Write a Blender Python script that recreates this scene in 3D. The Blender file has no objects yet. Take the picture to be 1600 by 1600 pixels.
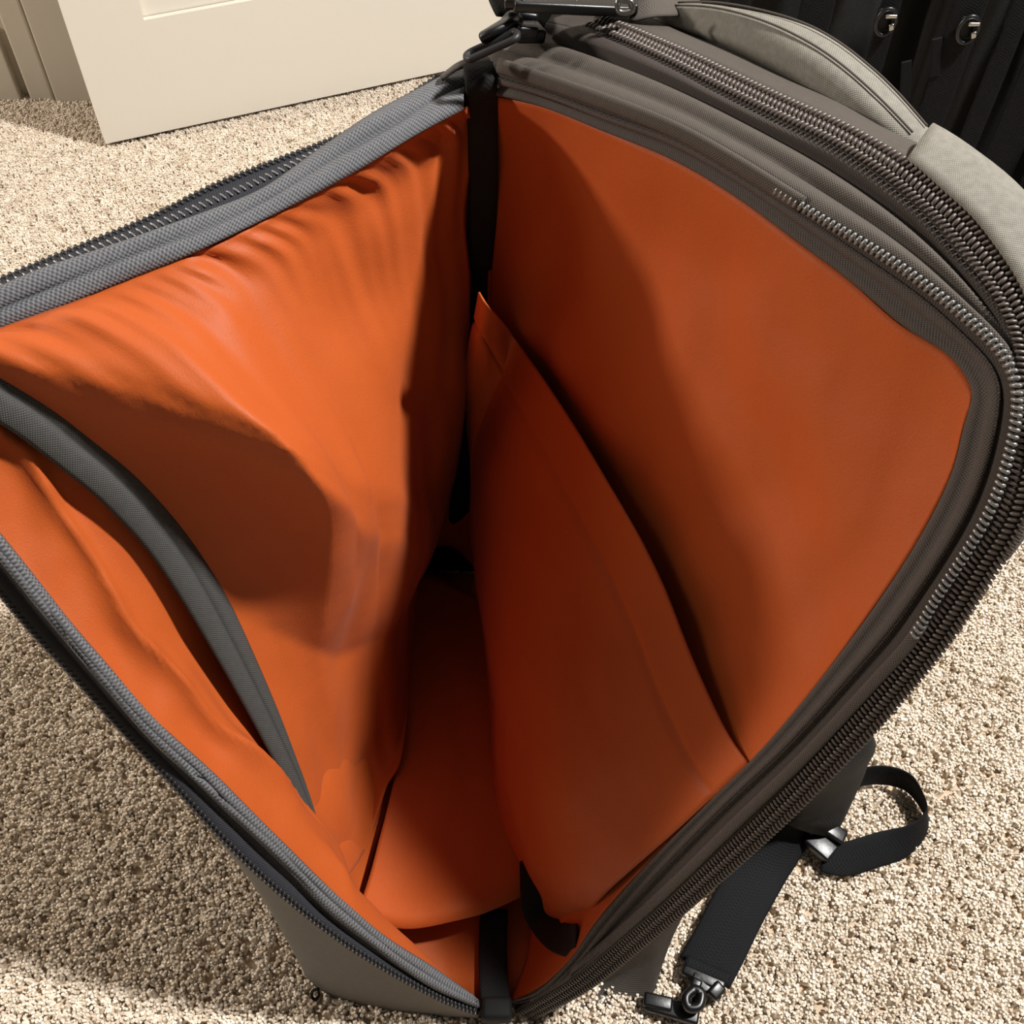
import bpy, bmesh, math, random
import numpy as np
from mathutils import Vector, noise
from mathutils.bvhtree import BVHTree

random.seed(7)
R = math.radians
scene = bpy.context.scene
col = scene.collection

# ------------------------------------------------------------------ camera
CAM_H, PITCH, F = 0.8, R(50), 1600.0
cam_d = bpy.data.cameras.new('camera')
cam_d.sensor_width = 36.0
cam_d.lens = 36.0
cam_d.clip_start = 0.01
cam = bpy.data.objects.new('camera', cam_d)
cam.location = (0, 0, CAM_H)
cam.rotation_euler = (R(90) - PITCH, 0, 0)
col.objects.link(cam)
scene.camera = cam

# ------------------------------------------------------------------ view, world, lights
vs = scene.view_settings
vs.view_transform = 'Standard'
vs.look = 'None'
vs.gamma = 1.0
vs.use_curve_mapping = False
vs.exposure = 0.0
world = bpy.data.worlds.new('room_light')
scene.world = world
world.use_nodes = True
bg = world.node_tree.nodes['Background']
bg.inputs[0].default_value = (1.0, 0.93, 0.85, 1)
bg.inputs[1].default_value = 0.08


def area(name, loc, target, sx, sy, power, color):
    d = bpy.data.lights.new(name, 'AREA')
    d.shape = 'RECTANGLE'
    d.size, d.size_y = sx, sy
    d.energy = power
    d.color = color
    o = bpy.data.objects.new(name, d)
    o.location = loc
    o.rotation_euler = (Vector(target) - Vector(loc)).to_track_quat('-Z', 'Y').to_euler()
    col.objects.link(o)
    return o


area('high_window_light', (1.29, .57, 2.33), (-.05, .45, .2), .15, .18, 116, (1.0, .98, .95))
area('side_window_light', (-2.5, .75, 1.25), (0, .42, .35), .12, .22, 42, (1.0, .9, .78))
area('wide_fill_light', (-2.3, 1.15, 2.0), (-.45, .3, .0), 1.0, 1.0, 18, (1.0, .96, .9))  # added fill with no window behind it, lifts the carpet shadow

# ------------------------------------------------------------------ projection helpers (metres, floor at z = 0)
CO = np.array([0, 0, CAM_H])
FW = np.array([0, math.cos(PITCH), -math.sin(PITCH)])
UP = np.array([0, math.sin(PITCH), math.cos(PITCH)])
RT = np.array([1.0, 0, 0])


def ray(px, py):
    d = FW + RT * (px - 800) / F + UP * (800 - py) / F
    return d


def on_z(px, py, z):
    d = ray(px, py)
    return CO + d * ((z - CAM_H) / d[2])


def on_y(px, py, y):
    d = ray(px, py)
    return CO + d * (y / d[1])


def on_line(px, py, A, B):
    """point of the sight line nearest to the line A-B"""
    d = ray(px, py)
    d = d / np.linalg.norm(d)
    u = np.array(B) - np.array(A)
    u = u / np.linalg.norm(u)
    w = CO - np.array(A)
    b = d @ u
    t = (b * (u @ w) - d @ w) / (1 - b * b)
    return CO + d * t


def to_px(P):
    q = np.asarray(P) - CO
    w = q @ FW
    return 800 + F * (q @ RT) / w, 800 - F * (q @ UP) / w


def spl(P, n):
    """Catmull-Rom through P, n points at equal arc length"""
    P = np.array(P, float)
    Q = np.vstack([2 * P[0] - P[1], P, 2 * P[-1] - P[-2]])
    out = []
    for i in range(1, len(Q) - 2):
        p0, p1, p2, p3 = Q[i - 1], Q[i], Q[i + 1], Q[i + 2]
        for t in np.linspace(0, 1, 16, endpoint=False):
            out.append(.5 * ((2 * p1) + (-p0 + p2) * t + (2 * p0 - 5 * p1 + 4 * p2 - p3) * t * t + (-p0 + 3 * p1 - 3 * p2 + p3) * t ** 3))
    out.append(Q[-2])
    out = np.array(out)
    s = np.concatenate([[0], np.cumsum(np.linalg.norm(np.diff(out, axis=0), axis=1))])
    k = np.linspace(0, s[-1], n)
    return np.stack([np.interp(k, s, out[:, j]) for j in range(3)], 1)


def smooth(c, it=3):
    c = c.copy()
    for _ in range(it):
        c[1:-1] = .25 * c[:-2] + .5 * c[1:-1] + .25 * c[2:]
    return c


def coons(top, bottom, left, right):
    """grid [v][u]; top and bottom run along u, left and right along v"""
    nu, nv = len(top), len(left)
    u = np.linspace(0, 1, nu)[None, :, None]
    v = np.linspace(0, 1, nv)[:, None, None]
    T, B, L, Rr = top[None], bottom[None], left[:, None], right[:, None]
    return ((1 - v) * T + v * B + (1 - u) * L + u * Rr
            - ((1 - u) * (1 - v) * top[0] + u * (1 - v) * top[-1] + (1 - u) * v * bottom[0] + u * v * bottom[-1]))


def normals(G):
    du = np.gradient(G, axis=1)
    dv = np.gradient(G, axis=0)
    n = np.cross(du, dv)
    return n / (np.linalg.norm(n, axis=2, keepdims=True) + 1e-12)


def facing(G):
    """normals turned to the camera side"""
    n = normals(G)
    c = G.mean((0, 1))
    m = n.mean((0, 1))
    return n if m @ (CO - c) > 0 else -n


def nz(x, y, z=0.0):
    return noise.noise(Vector((x, y, z)))


def sstep(a, b, x):
    t = np.clip((x - a) / (b - a), 0, 1)
    return t * t * (3 - 2 * t)


# ------------------------------------------------------------------ mesh helpers
def origin(p):
    o = np.zeros(3)
    while p is not None:
        o += np.array(p.location)
        p = p.parent
    return o


def link(name, me, mat, parent=None, smooth_on=True, kind=None, label=None):
    o = bpy.data.objects.new(name, me)
    col.objects.link(o)
    if mat is not None:
        me.materials.append(mat)
    if smooth_on and len(me.polygons):
        me.polygons.foreach_set('use_smooth', [True] * len(me.polygons))
    if parent is not None:
        o.parent = parent
    if kind:
        o['kind'] = kind
    if label:
        o['label'] = label
    return o


def sheet(name, G, mat, parent=None, thick=0.0, label=None, offset=-1.0, closed=False):
    """grid of points as one cloth-like mesh, UV in metres"""
    G = np.asarray(G)
    nv, nu = G.shape[:2]
    V = (G - origin(parent)).reshape(-1, 3)
    faces = []
    ru = nu if closed else nu - 1
    for j in range(nv - 1):
        for i in range(ru):
            i2 = (i + 1) % nu
            faces.append((j * nu + i, j * nu + i2, (j + 1) * nu + i2, (j + 1) * nu + i))
    me = bpy.data.meshes.new(name)
    me.from_pydata(V.tolist(), [], faces)
    su = np.concatenate([np.zeros((nv, 1)), np.cumsum(np.linalg.norm(np.diff(G, axis=1), axis=2), 1)], 1)
    su = np.repeat(su.mean(0, keepdims=True), nv, 0)
    sv = np.concatenate([np.zeros((1, nu)), np.cumsum(np.linalg.norm(np.diff(G, axis=0), axis=2), 0)], 0)
    uvl = me.uv_layers.new(name='uv')
    idx = np.empty(len(me.loops), int)
    me.loops.foreach_get('vertex_index', idx)
    uv = np.stack([su.reshape(-1)[idx], sv.reshape(-1)[idx]], 1)
    uvl.data.foreach_set('uv', uv.reshape(-1))
    me.update()
    o = link(name, me, mat, parent, True, None, label)
    if thick:
        m = o.modifiers.new('thickness', 'SOLIDIFY')
        m.thickness = thick
        m.offset = offset
    return o


def frames(C):
    T = np.gradient(C, axis=0)
    return T / (np.linalg.norm(T, axis=1, keepdims=True) + 1e-12)


def sweep(name, C, side, w, h, mat, parent=None, label=None, rnd=4, power=3.0, taper=None, cap=True):
    """superellipse section w (along side) by h swept along C"""
    T = frames(C)
    side = np.asarray(side, float)
    if side.ndim == 1:
        side = np.repeat(side[None], len(C), 0)
    S = side - (side * T).sum(1, keepdims=True) * T
    S /= np.linalg.norm(S, axis=1, keepdims=True) + 1e-12
    N = np.cross(T, S)
    n = 4 * rnd
    rows = []
    for k in range(len(C)):
        f = 1 if taper is None else taper[k]
        row = []
        for a in range(n):
            t = 2 * math.pi * (a + .5) / n
            c, s = math.cos(t), math.sin(t)
            row.append(C[k] + S[k] * f * w / 2 * math.copysign(abs(c) ** (2 / power), c) + N[k] * f * h / 2 * math.copysign(abs(s) ** (2 / power), s))
        rows.append(row)
    G = np.array(rows)
    V = (G - origin(parent)).reshape(-1, 3).tolist()
    fc = []
    for j in range(len(C) - 1):
        for i in range(n):
            i2 = (i + 1) % n
            fc.append((j * n + i, j * n + i2, (j + 1) * n + i2, (j + 1) * n + i))
    if cap:
        fc.append(tuple(range(n))[::-1])
        fc.append(tuple((len(C) - 1) * n + i for i in range(n)))
    me = bpy.data.meshes.new(name)
    me.from_pydata(V, [], fc)
    arc = np.concatenate([[0], np.cumsum(np.linalg.norm(np.diff(C, axis=0), axis=1))])
    uvl = me.uv_layers.new(name='uv')
    for p in me.polygons:
        for li in p.loop_indices:
            vi = me.loops[li].vertex_index
            a = vi % n
            if a == 0 and p.loop_total == 4 and (p.vertices[1] % n == 0):
                a = n
            uvl.data[li].uv = (arc[vi // n], a / n * 2 * (w + h))
    return link(name, me, mat, parent, True, None, label)


def boxes(name, items, mat, parent=None, bevel=0.0, kind=None, label=None, segs=2, smooth_on=False):
    """items: (centre, half sizes, X axis, Y axis) -> one mesh"""
    bm = bmesh.new()
    off = origin(parent)
    for c, hs, X, Y in items:
        X = np.array(X, float); X /= np.linalg.norm(X)
        Y = np.array(Y, float); Y -= (Y @ X) * X; Y /= np.linalg.norm(Y)
        Z = np.cross(X, Y)
        vv = []
        for sx in (-1, 1):
            for sy in (-1, 1):
                for sz in (-1, 1):
                    p = np.array(c) - off + X * hs[0] * sx + Y * hs[1] * sy + Z * hs[2] * sz
                    vv.append(bm.verts.new(p))
        for q in ((0, 1, 3, 2), (4, 6, 7, 5), (0, 4, 5, 1), (2, 3, 7, 6), (0, 2, 6, 4), (1, 5, 7, 3)):
            bm.faces.new([vv[i] for i in q])
    if bevel:
        bmesh.ops.bevel(bm, geom=bm.edges[:], offset=bevel, segments=segs, affect='EDGES', profile=.6)
    bmesh.ops.recalc_face_normals(bm, faces=bm.faces[:])
    me = bpy.data.meshes.new(name)
    bm.to_mesh(me)
    bm.free()
    return link(name, me, mat, parent, smooth_on, kind, label)


def bar(a, b, hw, hh, up=(0, 0, 1)):
    """box item from a to b"""
    a, b = np.array(a, float), np.array(b, float)
    return ((a + b) / 2, (np.linalg.norm(b - a) / 2, hw, hh), b - a, np.cross(np.array(up, float), b - a))


def ring(name, pts, r, mat, parent=None, label=None, closed=True, seg=8):
    """round cord along a closed or open path"""
    P = np.array(pts)
    if closed:
        P = np.vstack([P, P[:1]])
    C = spl(P, max(24, 6 * len(P)))
    if closed:
        C = C[:-1]
    n = len(C)
    T = (np.roll(C, -1, 0) - np.roll(C, 1, 0)) if closed else np.gradient(C, axis=0)
    T /= np.linalg.norm(T, axis=1, keepdims=True) + 1e-12
    m = np.linalg.svd(C - C.mean(0))[2][2]
    V, fc = [], []
    off = origin(parent)
    for k in range(n):
        S = np.cross(T[k], m); S /= np.linalg.norm(S) + 1e-12
        B = np.cross(T[k], S)
        for a in range(seg):
            t = 2 * math.pi * a / seg
            V.append(C[k] - off + r * (math.cos(t) * S + math.sin(t) * B))
    for k in range(n if closed else n - 1):
        k2 = (k + 1) % n
        for a in range(seg):
            a2 = (a + 1) % seg
            fc.append((k * seg + a, k * seg + a2, k2 * seg + a2, k2 * seg + a))
    if not closed:
        fc.append(tuple(range(seg))); fc.append(tuple((n - 1) * seg + a for a in range(seg)))
    me = bpy.data.meshes.new(name)
    me.from_pydata([list(v) for v in V], [], fc)
    return link(name, me, mat, parent, True, None, label)


def thing(name, label, cat, loc, group=None):
    o = bpy.data.objects.new(name, None)
    o.empty_display_size = .05
    o.location = loc
    col.objects.link(o)
    o['label'] = label
    o['category'] = cat
    if group:
        o['group'] = group
    return o


# ------------------------------------------------------------------ materials
def srgb(r, g, b):
    f = lambda c: (c / 12.92 if c <= .04045 else ((c + .055) / 1.055) ** 2.4)
    return (f(r / 255), f(g / 255), f(b / 255), 1)


def new_mat(name):
    m = bpy.data.materials.new(name)
    m.use_nodes = True
    nt = m.node_tree
    b = nt.nodes['Principled BSDF']
    return m, nt, b


def nd(nt, t, **kw):
    n = nt.nodes.new(t)
    for k, v in kw.items():
        setattr(n, k, v)
    return n


def plain(name, color, rough=.5, metal=0.0, spec=.5, bump=0.0, scale=400):
    m, nt, b = new_mat(name)
    b.inputs['Base Color'].default_value = color
    b.inputs['Roughness'].default_value = rough
    b.inputs['Metallic'].default_value = metal
    b.inputs['Specular IOR Level'].default_value = spec
    if bump:
        tc = nd(nt, 'ShaderNodeTexCoord')
        n = nd(nt, 'ShaderNodeTexNoise')
        n.inputs['Scale'].default_value = scale
        n.inputs['Detail'].default_value = 4
        bp = nd(nt, 'ShaderNodeBump')
        bp.inputs['Strength'].default_value = bump
        bp.inputs['Distance'].default_value = .001
        nt.links.new(tc.outputs['Object'], n.inputs['Vector'])
        nt.links.new(n.outputs['Fac'], bp.inputs['Height'])
        nt.links.new(bp.outputs['Normal'], b.inputs['Normal'])
    return m


def woven(name, dark, light, pitch_u, pitch_v, rough=.75, bump=.6, dist=.0006, spec=.3, diag=False, mottling=.25, sheen=0.0):
    """threads crossing at pitch_u / pitch_v metres: alternating over and under"""
    m, nt, b = new_mat(name)
    L = nt.links.new
    uv = nd(nt, 'ShaderNodeTexCoord')
    sep = nd(nt, 'ShaderNodeSeparateXYZ')
    L(uv.outputs['UV'], sep.inputs[0])

    def wave(sock, pitch):
        a = nd(nt, 'ShaderNodeMath', operation='MULTIPLY')
        a.inputs[1].default_value = math.pi / pitch
        L(sock, a.inputs[0])
        s = nd(nt, 'ShaderNodeMath', operation='SINE')
        L(a.outputs[0], s.inputs[0])
        return s.outputs[0]
    if diag:
        ad = nd(nt, 'ShaderNodeMath', operation='ADD')
        L(sep.outputs[0], ad.inputs[0]); L(sep.outputs[1], ad.inputs[1])
        su = nd(nt, 'ShaderNodeMath', operation='SUBTRACT')
        L(sep.outputs[0], su.inputs[0]); L(sep.outputs[1], su.inputs[1])
        x, y = wave(ad.outputs[0], pitch_u), wave(su.outputs[0], pitch_v)
    else:
        x, y = wave(sep.outputs[0], pitch_u), wave(sep.outputs[1], pitch_v)
    p = nd(nt, 'ShaderNodeMath', operation='MULTIPLY')
    L(x, p.inputs[0]); L(y, p.inputs[1])
    r = nd(nt, 'ShaderNodeMapRange')
    r.inputs[1].default_value = -1
    r.inputs[2].default_value = 1
    L(p.outputs[0], r.inputs[0])
    n = nd(nt, 'ShaderNodeTexNoise')
    n.inputs['Scale'].default_value = 260
    n.inputs['Detail'].default_value = 5
    L(uv.outputs['Object'], n.inputs['Vector'])
    mx = nd(nt, 'ShaderNodeMix', data_type='FLOAT')
    mx.inputs['Factor'].default_value = mottling
    L(r.outputs[0], mx.inputs[2]); L(n.outputs['Fac'], mx.inputs[3])
    c = nd(nt, 'ShaderNodeMix', data_type='RGBA')
    c.inputs[6].default_value = dark
    c.inputs[7].default_value = light
    L(mx.outputs[0], c.inputs[0])
    L(c.outputs[2], b.inputs['Base Color'])
    bp = nd(nt, 'ShaderNodeBump')
    bp.inputs['Strength'].default_value = bump
    bp.inputs['Distance'].default_value = dist
    L(mx.outputs[0], bp.inputs['Height'])
    L(bp.outputs['Normal'], b.inputs['Normal'])
    b.inputs['Roughness'].default_value = rough
    b.inputs['Specular IOR Level'].default_value = spec
    if sheen:
        b.inputs['Sheen Weight'].default_value = sheen
        b.inputs['Sheen Roughness'].default_value = .4
    return m


def lining_mat(name, base):
    m, nt, b = new_mat(name)
    L = nt.links.new
    tc = nd(nt, 'ShaderNodeTexCoord')
    n1 = nd(nt, 'ShaderNodeTexNoise')
    n1.inputs['Scale'].default_value = 14
    n1.inputs['Detail'].default_value = 3
    L(tc.outputs['Object'], n1.inputs['Vector'])
    n2 = nd(nt, 'ShaderNodeTexNoise')
    n2.inputs['Scale'].default_value = 900
    n2.inputs['Detail'].default_value = 3
    L(tc.outputs['Object'], n2.inputs['Vector'])
    mx = nd(nt, 'ShaderNodeMix', data_type='RGBA')
    mx.inputs[6].default_value = base
    mx.inputs[7].default_value = (base[0] * .86, base[1] * .84, base[2] * .8, 1)
    L(n2.outputs['Fac'], mx.inputs[0])
    L(mx.outputs[2], b.inputs['Base Color'])
    b1 = nd(nt, 'ShaderNodeBump')
    b1.inputs['Strength'].default_value = .35
    b1.inputs['Distance'].default_value = .006
    L(n1.outputs['Fac'], b1.inputs['Height'])
    b2 = nd(nt, 'ShaderNodeBump')
    b2.inputs['Strength'].default_value = .25
    b2.inputs['Distance'].default_value = .0006
    L(n2.outputs['Fac'], b2.inputs['Height'])
    L(b1.outputs['Normal'], b2.inputs['Normal'])
    L(b2.outputs['Normal'], b.inputs['Normal'])
    b.inputs['Roughness'].default_value = .55
    b.inputs['Specular IOR Level'].default_value = .2
    b.inputs['Sheen Weight'].default_value = .03
    return m


M = {}
M['orange'] = lining_mat('orange_lining', (.43, .083, .015, 1))
M['grey'] = woven('grey_canvas', srgb(44, 40, 38), srgb(92, 84, 76), .0008, .0008)
M['grey_light'] = woven('light_grey_canvas', srgb(74, 71, 68), srgb(132, 126, 118), .0008, .0008)
M['grey_dark'] = woven('dark_grey_canvas', srgb(46, 42, 41), srgb(92, 84, 79), .0008, .0008)
M['binding'] = woven('grey_binding_tape', srgb(34, 35, 40), srgb(122, 122, 124), .0013, .0013, bump=.8)
M['piping'] = woven('pocket_piping', srgb(34, 34, 35), srgb(84, 83, 80), .0008, .0008, bump=.6)
M['tape'] = woven('zipper_tape', srgb(38, 33, 32), srgb(74, 65, 60), .0011, .0022, diag=True)
M['tape_dark'] = woven('dark_zipper_tape', srgb(20, 20, 24), srgb(50, 50, 56), .0011, .0022, diag=True)
M['heather'] = woven('heather_grey_fabric', srgb(74, 72, 67), srgb(150, 145, 134), .0007, .0007, mottling=.5)
M['black_web'] = woven('black_webbing', srgb(8, 8, 9), srgb(24, 24, 26), .0014, .0014, bump=.5, spec=.15)
M['black_cloth'] = woven('black_cloth', srgb(12, 12, 12), srgb(34, 33, 31), .0014, .0014, bump=.4)
M['tape_and_shade'] = woven('black_tape_and_shade', srgb(5, 4, 4), srgb(12, 10, 9), .0014, .0014, bump=.3)  # also the black for shade painted up the far fold
M['coil'] = plain('nylon_coil', srgb(72, 62, 56), .42, 0.0, .55)
M['coil_grey'] = plain('grey_nylon_coil', srgb(120, 118, 116), .25, 0.25, .7)
M['coil_dark'] = plain('dark_nylon_coil', srgb(30, 29, 31), .5, 0.0, .4)
M['thread'] = plain('grey_thread', srgb(60, 60, 66), .7)
M['plastic'] = plain('black_plastic', srgb(13, 13, 14), .36, 0, .5, .1, 300)
M['matte'] = plain('matte_black_plastic', srgb(14, 14, 14), .6, 0, .3)
M['metal'] = plain('dark_metal', srgb(170, 170, 165), .25, 1.0)
M['door'] = plain('door_paint', srgb(226, 219, 206), .5, 0, .4, .12, 120)
M['wall'] = plain('wall_paint', srgb(176, 166, 150), .75, 0, .3, .15, 160)
M['trim'] = plain('trim_paint', srgb(182, 174, 160), .5, 0, .4)


def carpet_mat():
    m, nt, b = new_mat('beige_carpet')
    L = nt.links.new
    oi = nd(nt, 'ShaderNodeObjectInfo')
    geo = nd(nt, 'ShaderNodeNewGeometry')
    n = nd(nt, 'ShaderNodeTexNoise')
    n.inputs['Scale'].default_value = 5
    n.inputs['Detail'].default_value = 3
    L(geo.outputs['Position'], n.inputs['Vector'])
    ramp = nd(nt, 'ShaderNodeMix', data_type='RGBA')
    ramp.inputs[6].default_value = srgb(199, 183, 163)
    ramp.inputs[7].default_value = srgb(238, 227, 212)
    L(oi.outputs['Random'], ramp.inputs[0])
    mul = nd(nt, 'ShaderNodeMix', data_type='RGBA', blend_type='MULTIPLY')
    mul.inputs[0].default_value = .25
    L(ramp.outputs[2], mul.inputs[6])
    L(n.outputs['Color'], mul.inputs[7])
    L(ramp.outputs[2], b.inputs['Base Color'])
    b.inputs['Roughness'].default_value = .9
    b.inputs['Specular IOR Level'].default_value = .1
    return m


M['carpet'] = carpet_mat()
M['carpet_back'] = plain('carpet_backing', srgb(188, 168, 144), .95, 0, .1)

# ------------------------------------------------------------------ the room
o = boxes('floor', [((0, .6, -.06), (3.2, 2.6, .06), (1, 0, 0), (0, 1, 0))], M['carpet_back'], kind='structure')

me = bpy.data.meshes.new('carpet_pile')
me.from_pydata([(-1.4, -.2, 0), (1.4, -.2, 0), (1.4, 1.78, 0), (-1.4, 1.78, 0)], [], [(0, 1, 2, 3)])
pile = link('carpet_pile', me, M['carpet'], None, False, 'stuff', 'beige cut pile carpet with short speckled tufts covering the floor')
ng = bpy.data.node_groups.new('carpet_tufts', 'GeometryNodeTree')
ng.interface.new_socket('Geometry', in_out='INPUT', socket_type='NodeSocketGeometry')
ng.interface.new_socket('Geometry', in_out='OUTPUT', socket_type='NodeSocketGeometry')
gi, go = ng.nodes.new('NodeGroupInput'), ng.nodes.new('NodeGroupOutput')
dist = ng.nodes.new('GeometryNodeDistributePointsOnFaces')
dist.distribute_method = 'RANDOM'
dist.inputs['Density'].default_value = 70000
join = ng.nodes.new('GeometryNodeJoinGeometry')
for k, (dx, dy, rx, ry, hh) in enumerate(((0, 0, .2, -.15, .0075), (.0018, .0008, -.35, .4, .007), (-.0016, .0012, .45, -.35, .0065), (.0002, -.0019, -.45, -.3, .007))):
    cn = ng.nodes.new('GeometryNodeMeshCone')
    cn.fill_type = 'NGON'
    cn.inputs['Vertices'].default_value = 5
    cn.inputs['Radius Top'].default_value = .0010
    cn.inputs['Radius Bottom'].default_value = .0015
    cn.inputs['Depth'].default_value = hh
    tr = ng.nodes.new('GeometryNodeTransform')
    tr.inputs['Translation'].default_value = (dx, dy, 0)
    tr.inputs['Rotation'].default_value = (rx, ry, 0)
    ng.links.new(cn.outputs['Mesh'], tr.inputs['Geometry'])
    ng.links.new(tr.outputs['Geometry'], join.inputs['Geometry'])
sm = ng.nodes.new('GeometryNodeSetMaterial')
sm.inputs['Material'].default_value = M['carpet']
ng.links.new(join.outputs['Geometry'], sm.inputs['Geometry'])
iop = ng.nodes.new('GeometryNodeInstanceOnPoints')
rv = ng.nodes.new('FunctionNodeRandomValue')
rv.data_type = 'FLOAT_VECTOR'
rv.inputs['Min'].default_value = (-.25, -.25, 0)
rv.inputs['Max'].default_value = (.25, .25, 6.28)
rs = ng.nodes.new('FunctionNodeRandomValue')
rs.data_type = 'FLOAT'
rs.inputs[2].default_value = .75
rs.inputs[3].default_value = 1.25
ng.links.new(gi.outputs[0], dist.inputs['Mesh'])
ng.links.new(dist.outputs['Points'], iop.inputs['Points'])
ng.links.new(sm.outputs['Geometry'], iop.inputs['Instance'])
ng.links.new(rv.outputs[0], iop.inputs['Rotation'])
ng.links.new(rs.outputs[1], iop.inputs['Scale'])
ng.links.new(iop.outputs['Instances'], go.inputs[0])
md = pile.modifiers.new('tufts', 'NODES')
md.node_group = ng

X1, Y1 = (1, 0, 0), (0, 1, 0)
boxes('wall_back', [((-1.9, 1.56, 1.25), (1.34, .06, 1.25), X1, Y1), ((-.62, 1.68, 1.25), (.06, .18, 1.25), X1, Y1), ((1.3, 1.86, 1.25), (1.9, .06, 1.25), X1, Y1)], M['wall'], kind='structure')
boxes('baseboard_left', [((-1.75, 1.494, .052), (1.0, .007, .052), X1, Y1), ((-1.75, 1.496, .108), (1.0, .004, .006), X1, Y1)], M['trim'], bevel=.002, kind='structure')
boxes('trim_1', [((-.665, 1.492, 1.2), (.030, .010, 1.2), X1, Y1), ((-.612, 1.489, 1.2), (.020, .013, 1.2), X1, Y1), ((-.718, 1.495, 1.2), (.018, .006, 1.2), X1, Y1)], M['trim'], bevel=.003, kind='structure')
# the open door: stiles and rails round sunk panels
d0 = on_z(165, 225, .012)
d1 = on_z(752, 99, .012)
dx = d1 - d0
dx[2] = 0
dx /= np.linalg.norm(dx)
dn = np.array([-dx[1], dx[0], 0])         # away from the camera
DW, DH, DT = .78, 2.03, .036


def dpt(a, z, q=0.0):
    return d0 + dx * a + dn * q + np.array([0, 0, z])


st, br, mr = .098, .158, .14
door = boxes('door_1', [
    (dpt(st / 2, DH / 2, DT / 2), (st / 2, DT / 2, DH / 2), dx, dn), (dpt(DW - st / 2, DH / 2, DT / 2), (st / 2, DT / 2, DH / 2), dx, dn),
    (dpt(DW / 2, br / 2, DT / 2), (DW / 2 - st, DT / 2, br / 2), dx, dn), (dpt(DW / 2, .85, DT / 2), (DW / 2 - st, DT / 2, mr / 2), dx, dn),
    (dpt(DW / 2, DH - .06, DT / 2), (DW / 2 - st, DT / 2, .06), dx, dn)], M['door'], kind='structure')
z0, z1, z2, z3 = br, .85 - mr / 2, .85 + mr / 2, DH - .12
for a, b in ((z0, z1), (z2, z3)):
    boxes('panel', [(dpt(DW / 2, (a + b) / 2, DT / 2), (DW / 2 - st, .009, (b - a) / 2), dx, dn),
                    (dpt(DW / 2, (a + b) / 2, DT / 2), (DW / 2 - st - .035, .014, (b - a) / 2 - .035), dx, dn)], M['door'], door, bevel=.003)

# ================================================================== the backpack
BASE = np.array([-.02, .40, 0.0])
bag = thing('backpack', 'open grey backpack with bright orange lining standing on the carpet', 'backpack', BASE)

FR, RR, NR = on_z(765, 148, .49), on_z(1560, 612, .49), np.array([.005, .205, .03])
FL, LL, NL = on_z(728, 150, .49), on_z(-215, 600, .455), np.array([-.025, .205, .03])
NT, NS = 70, 90


def rim(top, side, z, zl, N=NR, A=None, B=None, sm=2):
    """curve through pixels: level at z along the top edge, on the corner-to-foot line down the side"""
    A0 = on_z(*top[0], z)
    B0 = on_z(*top[-1], zl)
    t = [on_line(x, y, A0, B0) for x, y in top]
    s = [on_line(x, y, B0, N) for x, y in side]
    s[0] = t[-1] = .5 * (t[-1] + s[0])
    c = np.vstack([spl(t, NT)[:-1], spl(s, NS)])
    return smooth(c, sm)


RI = rim([(765, 148), (850, 165), (950, 205), (1056, 250), (1150, 305), (1250, 380), (1330, 440), (1400, 502), (1440, 528), (1482, 547), (1496, 568), (1516, 592), (1527, 622)],
         [(1527, 622), (1508, 656), (1500, 700), (1480, 760), (1420, 870), (1330, 1000), (1250, 1105), (1172, 1195), (1060, 1303), (989, 1375), (930, 1444), (892, 1500), (842, 1546), (796, 1566)], .49, .485)
RS = rim([(750, 112), (850, 141), (950, 178), (1056, 216), (1150, 268), (1250, 332), (1310, 372), (1380, 420), (1450, 470), (1510, 525), (1556, 575), (1566, 625)],
         [(1566, 625), (1548, 710), (1518, 790), (1466, 880), (1400, 975), (1345, 1040), (1232, 1165), (1130, 1262), (1032, 1362), (955, 1445), (905, 1505), (850, 1555), (800, 1570)], .502, .496, np.array([.008, .2, .028]))
Z1 = rim([(760, 97), (850, 127), (950, 162), (1056, 205), (1150, 257), (1230, 307), (1303, 352), (1356, 383), (1419, 424), (1481, 471), (1522, 505), (1559, 540), (1584, 578), (1593, 612)],
         [(1593, 612), (1590, 650), (1580, 703), (1559, 772), (1541, 812), (1503, 875), (1462, 937), (1425, 1000), (1369, 1062), (1306, 1130), (1244, 1195), (1150, 1285), (1050, 1383), (960, 1463), (880, 1528), (806, 1572)], .508, .502, np.array([.01, .198, .026]))
GM = rim([(800, 55), (870, 70), (950, 97), (1056, 140), (1200, 212), (1300, 268), (1400, 338), (1480, 412), (1540, 490), (1578, 555), (1597, 614)],
         [(1597, 614), (1597, 660), (1588, 715), (1566, 780), (1512, 870), (1470, 935), (1430, 1001), (1372, 1066), (1308, 1136), (1244, 1203), (1150, 1293), (1050, 1390), (960, 1467), (880, 1532), (808, 1577)], .508, .498, np.array([.012, .198, .024]))
Z2A = rim([(790, 24), (870, 38), (944, 59), (1056, 110), (1100, 134), (1200, 183), (1300, 228), (1372, 276), (1444, 335), (1494, 395), (1530, 432), (1562, 472), (1585, 513), (1598, 560), (1604, 620)],
          [(1604, 620), (1602, 700), (1589, 756), (1566, 812), (1519, 875), (1481, 937), (1431, 1006), (1369, 1081), (1306, 1147), (1228, 1231), (1140, 1313), (1040, 1400), (960, 1470), (890, 1530), (812, 1580)], .512, .5, np.array([.014, .197, .022]))
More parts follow.
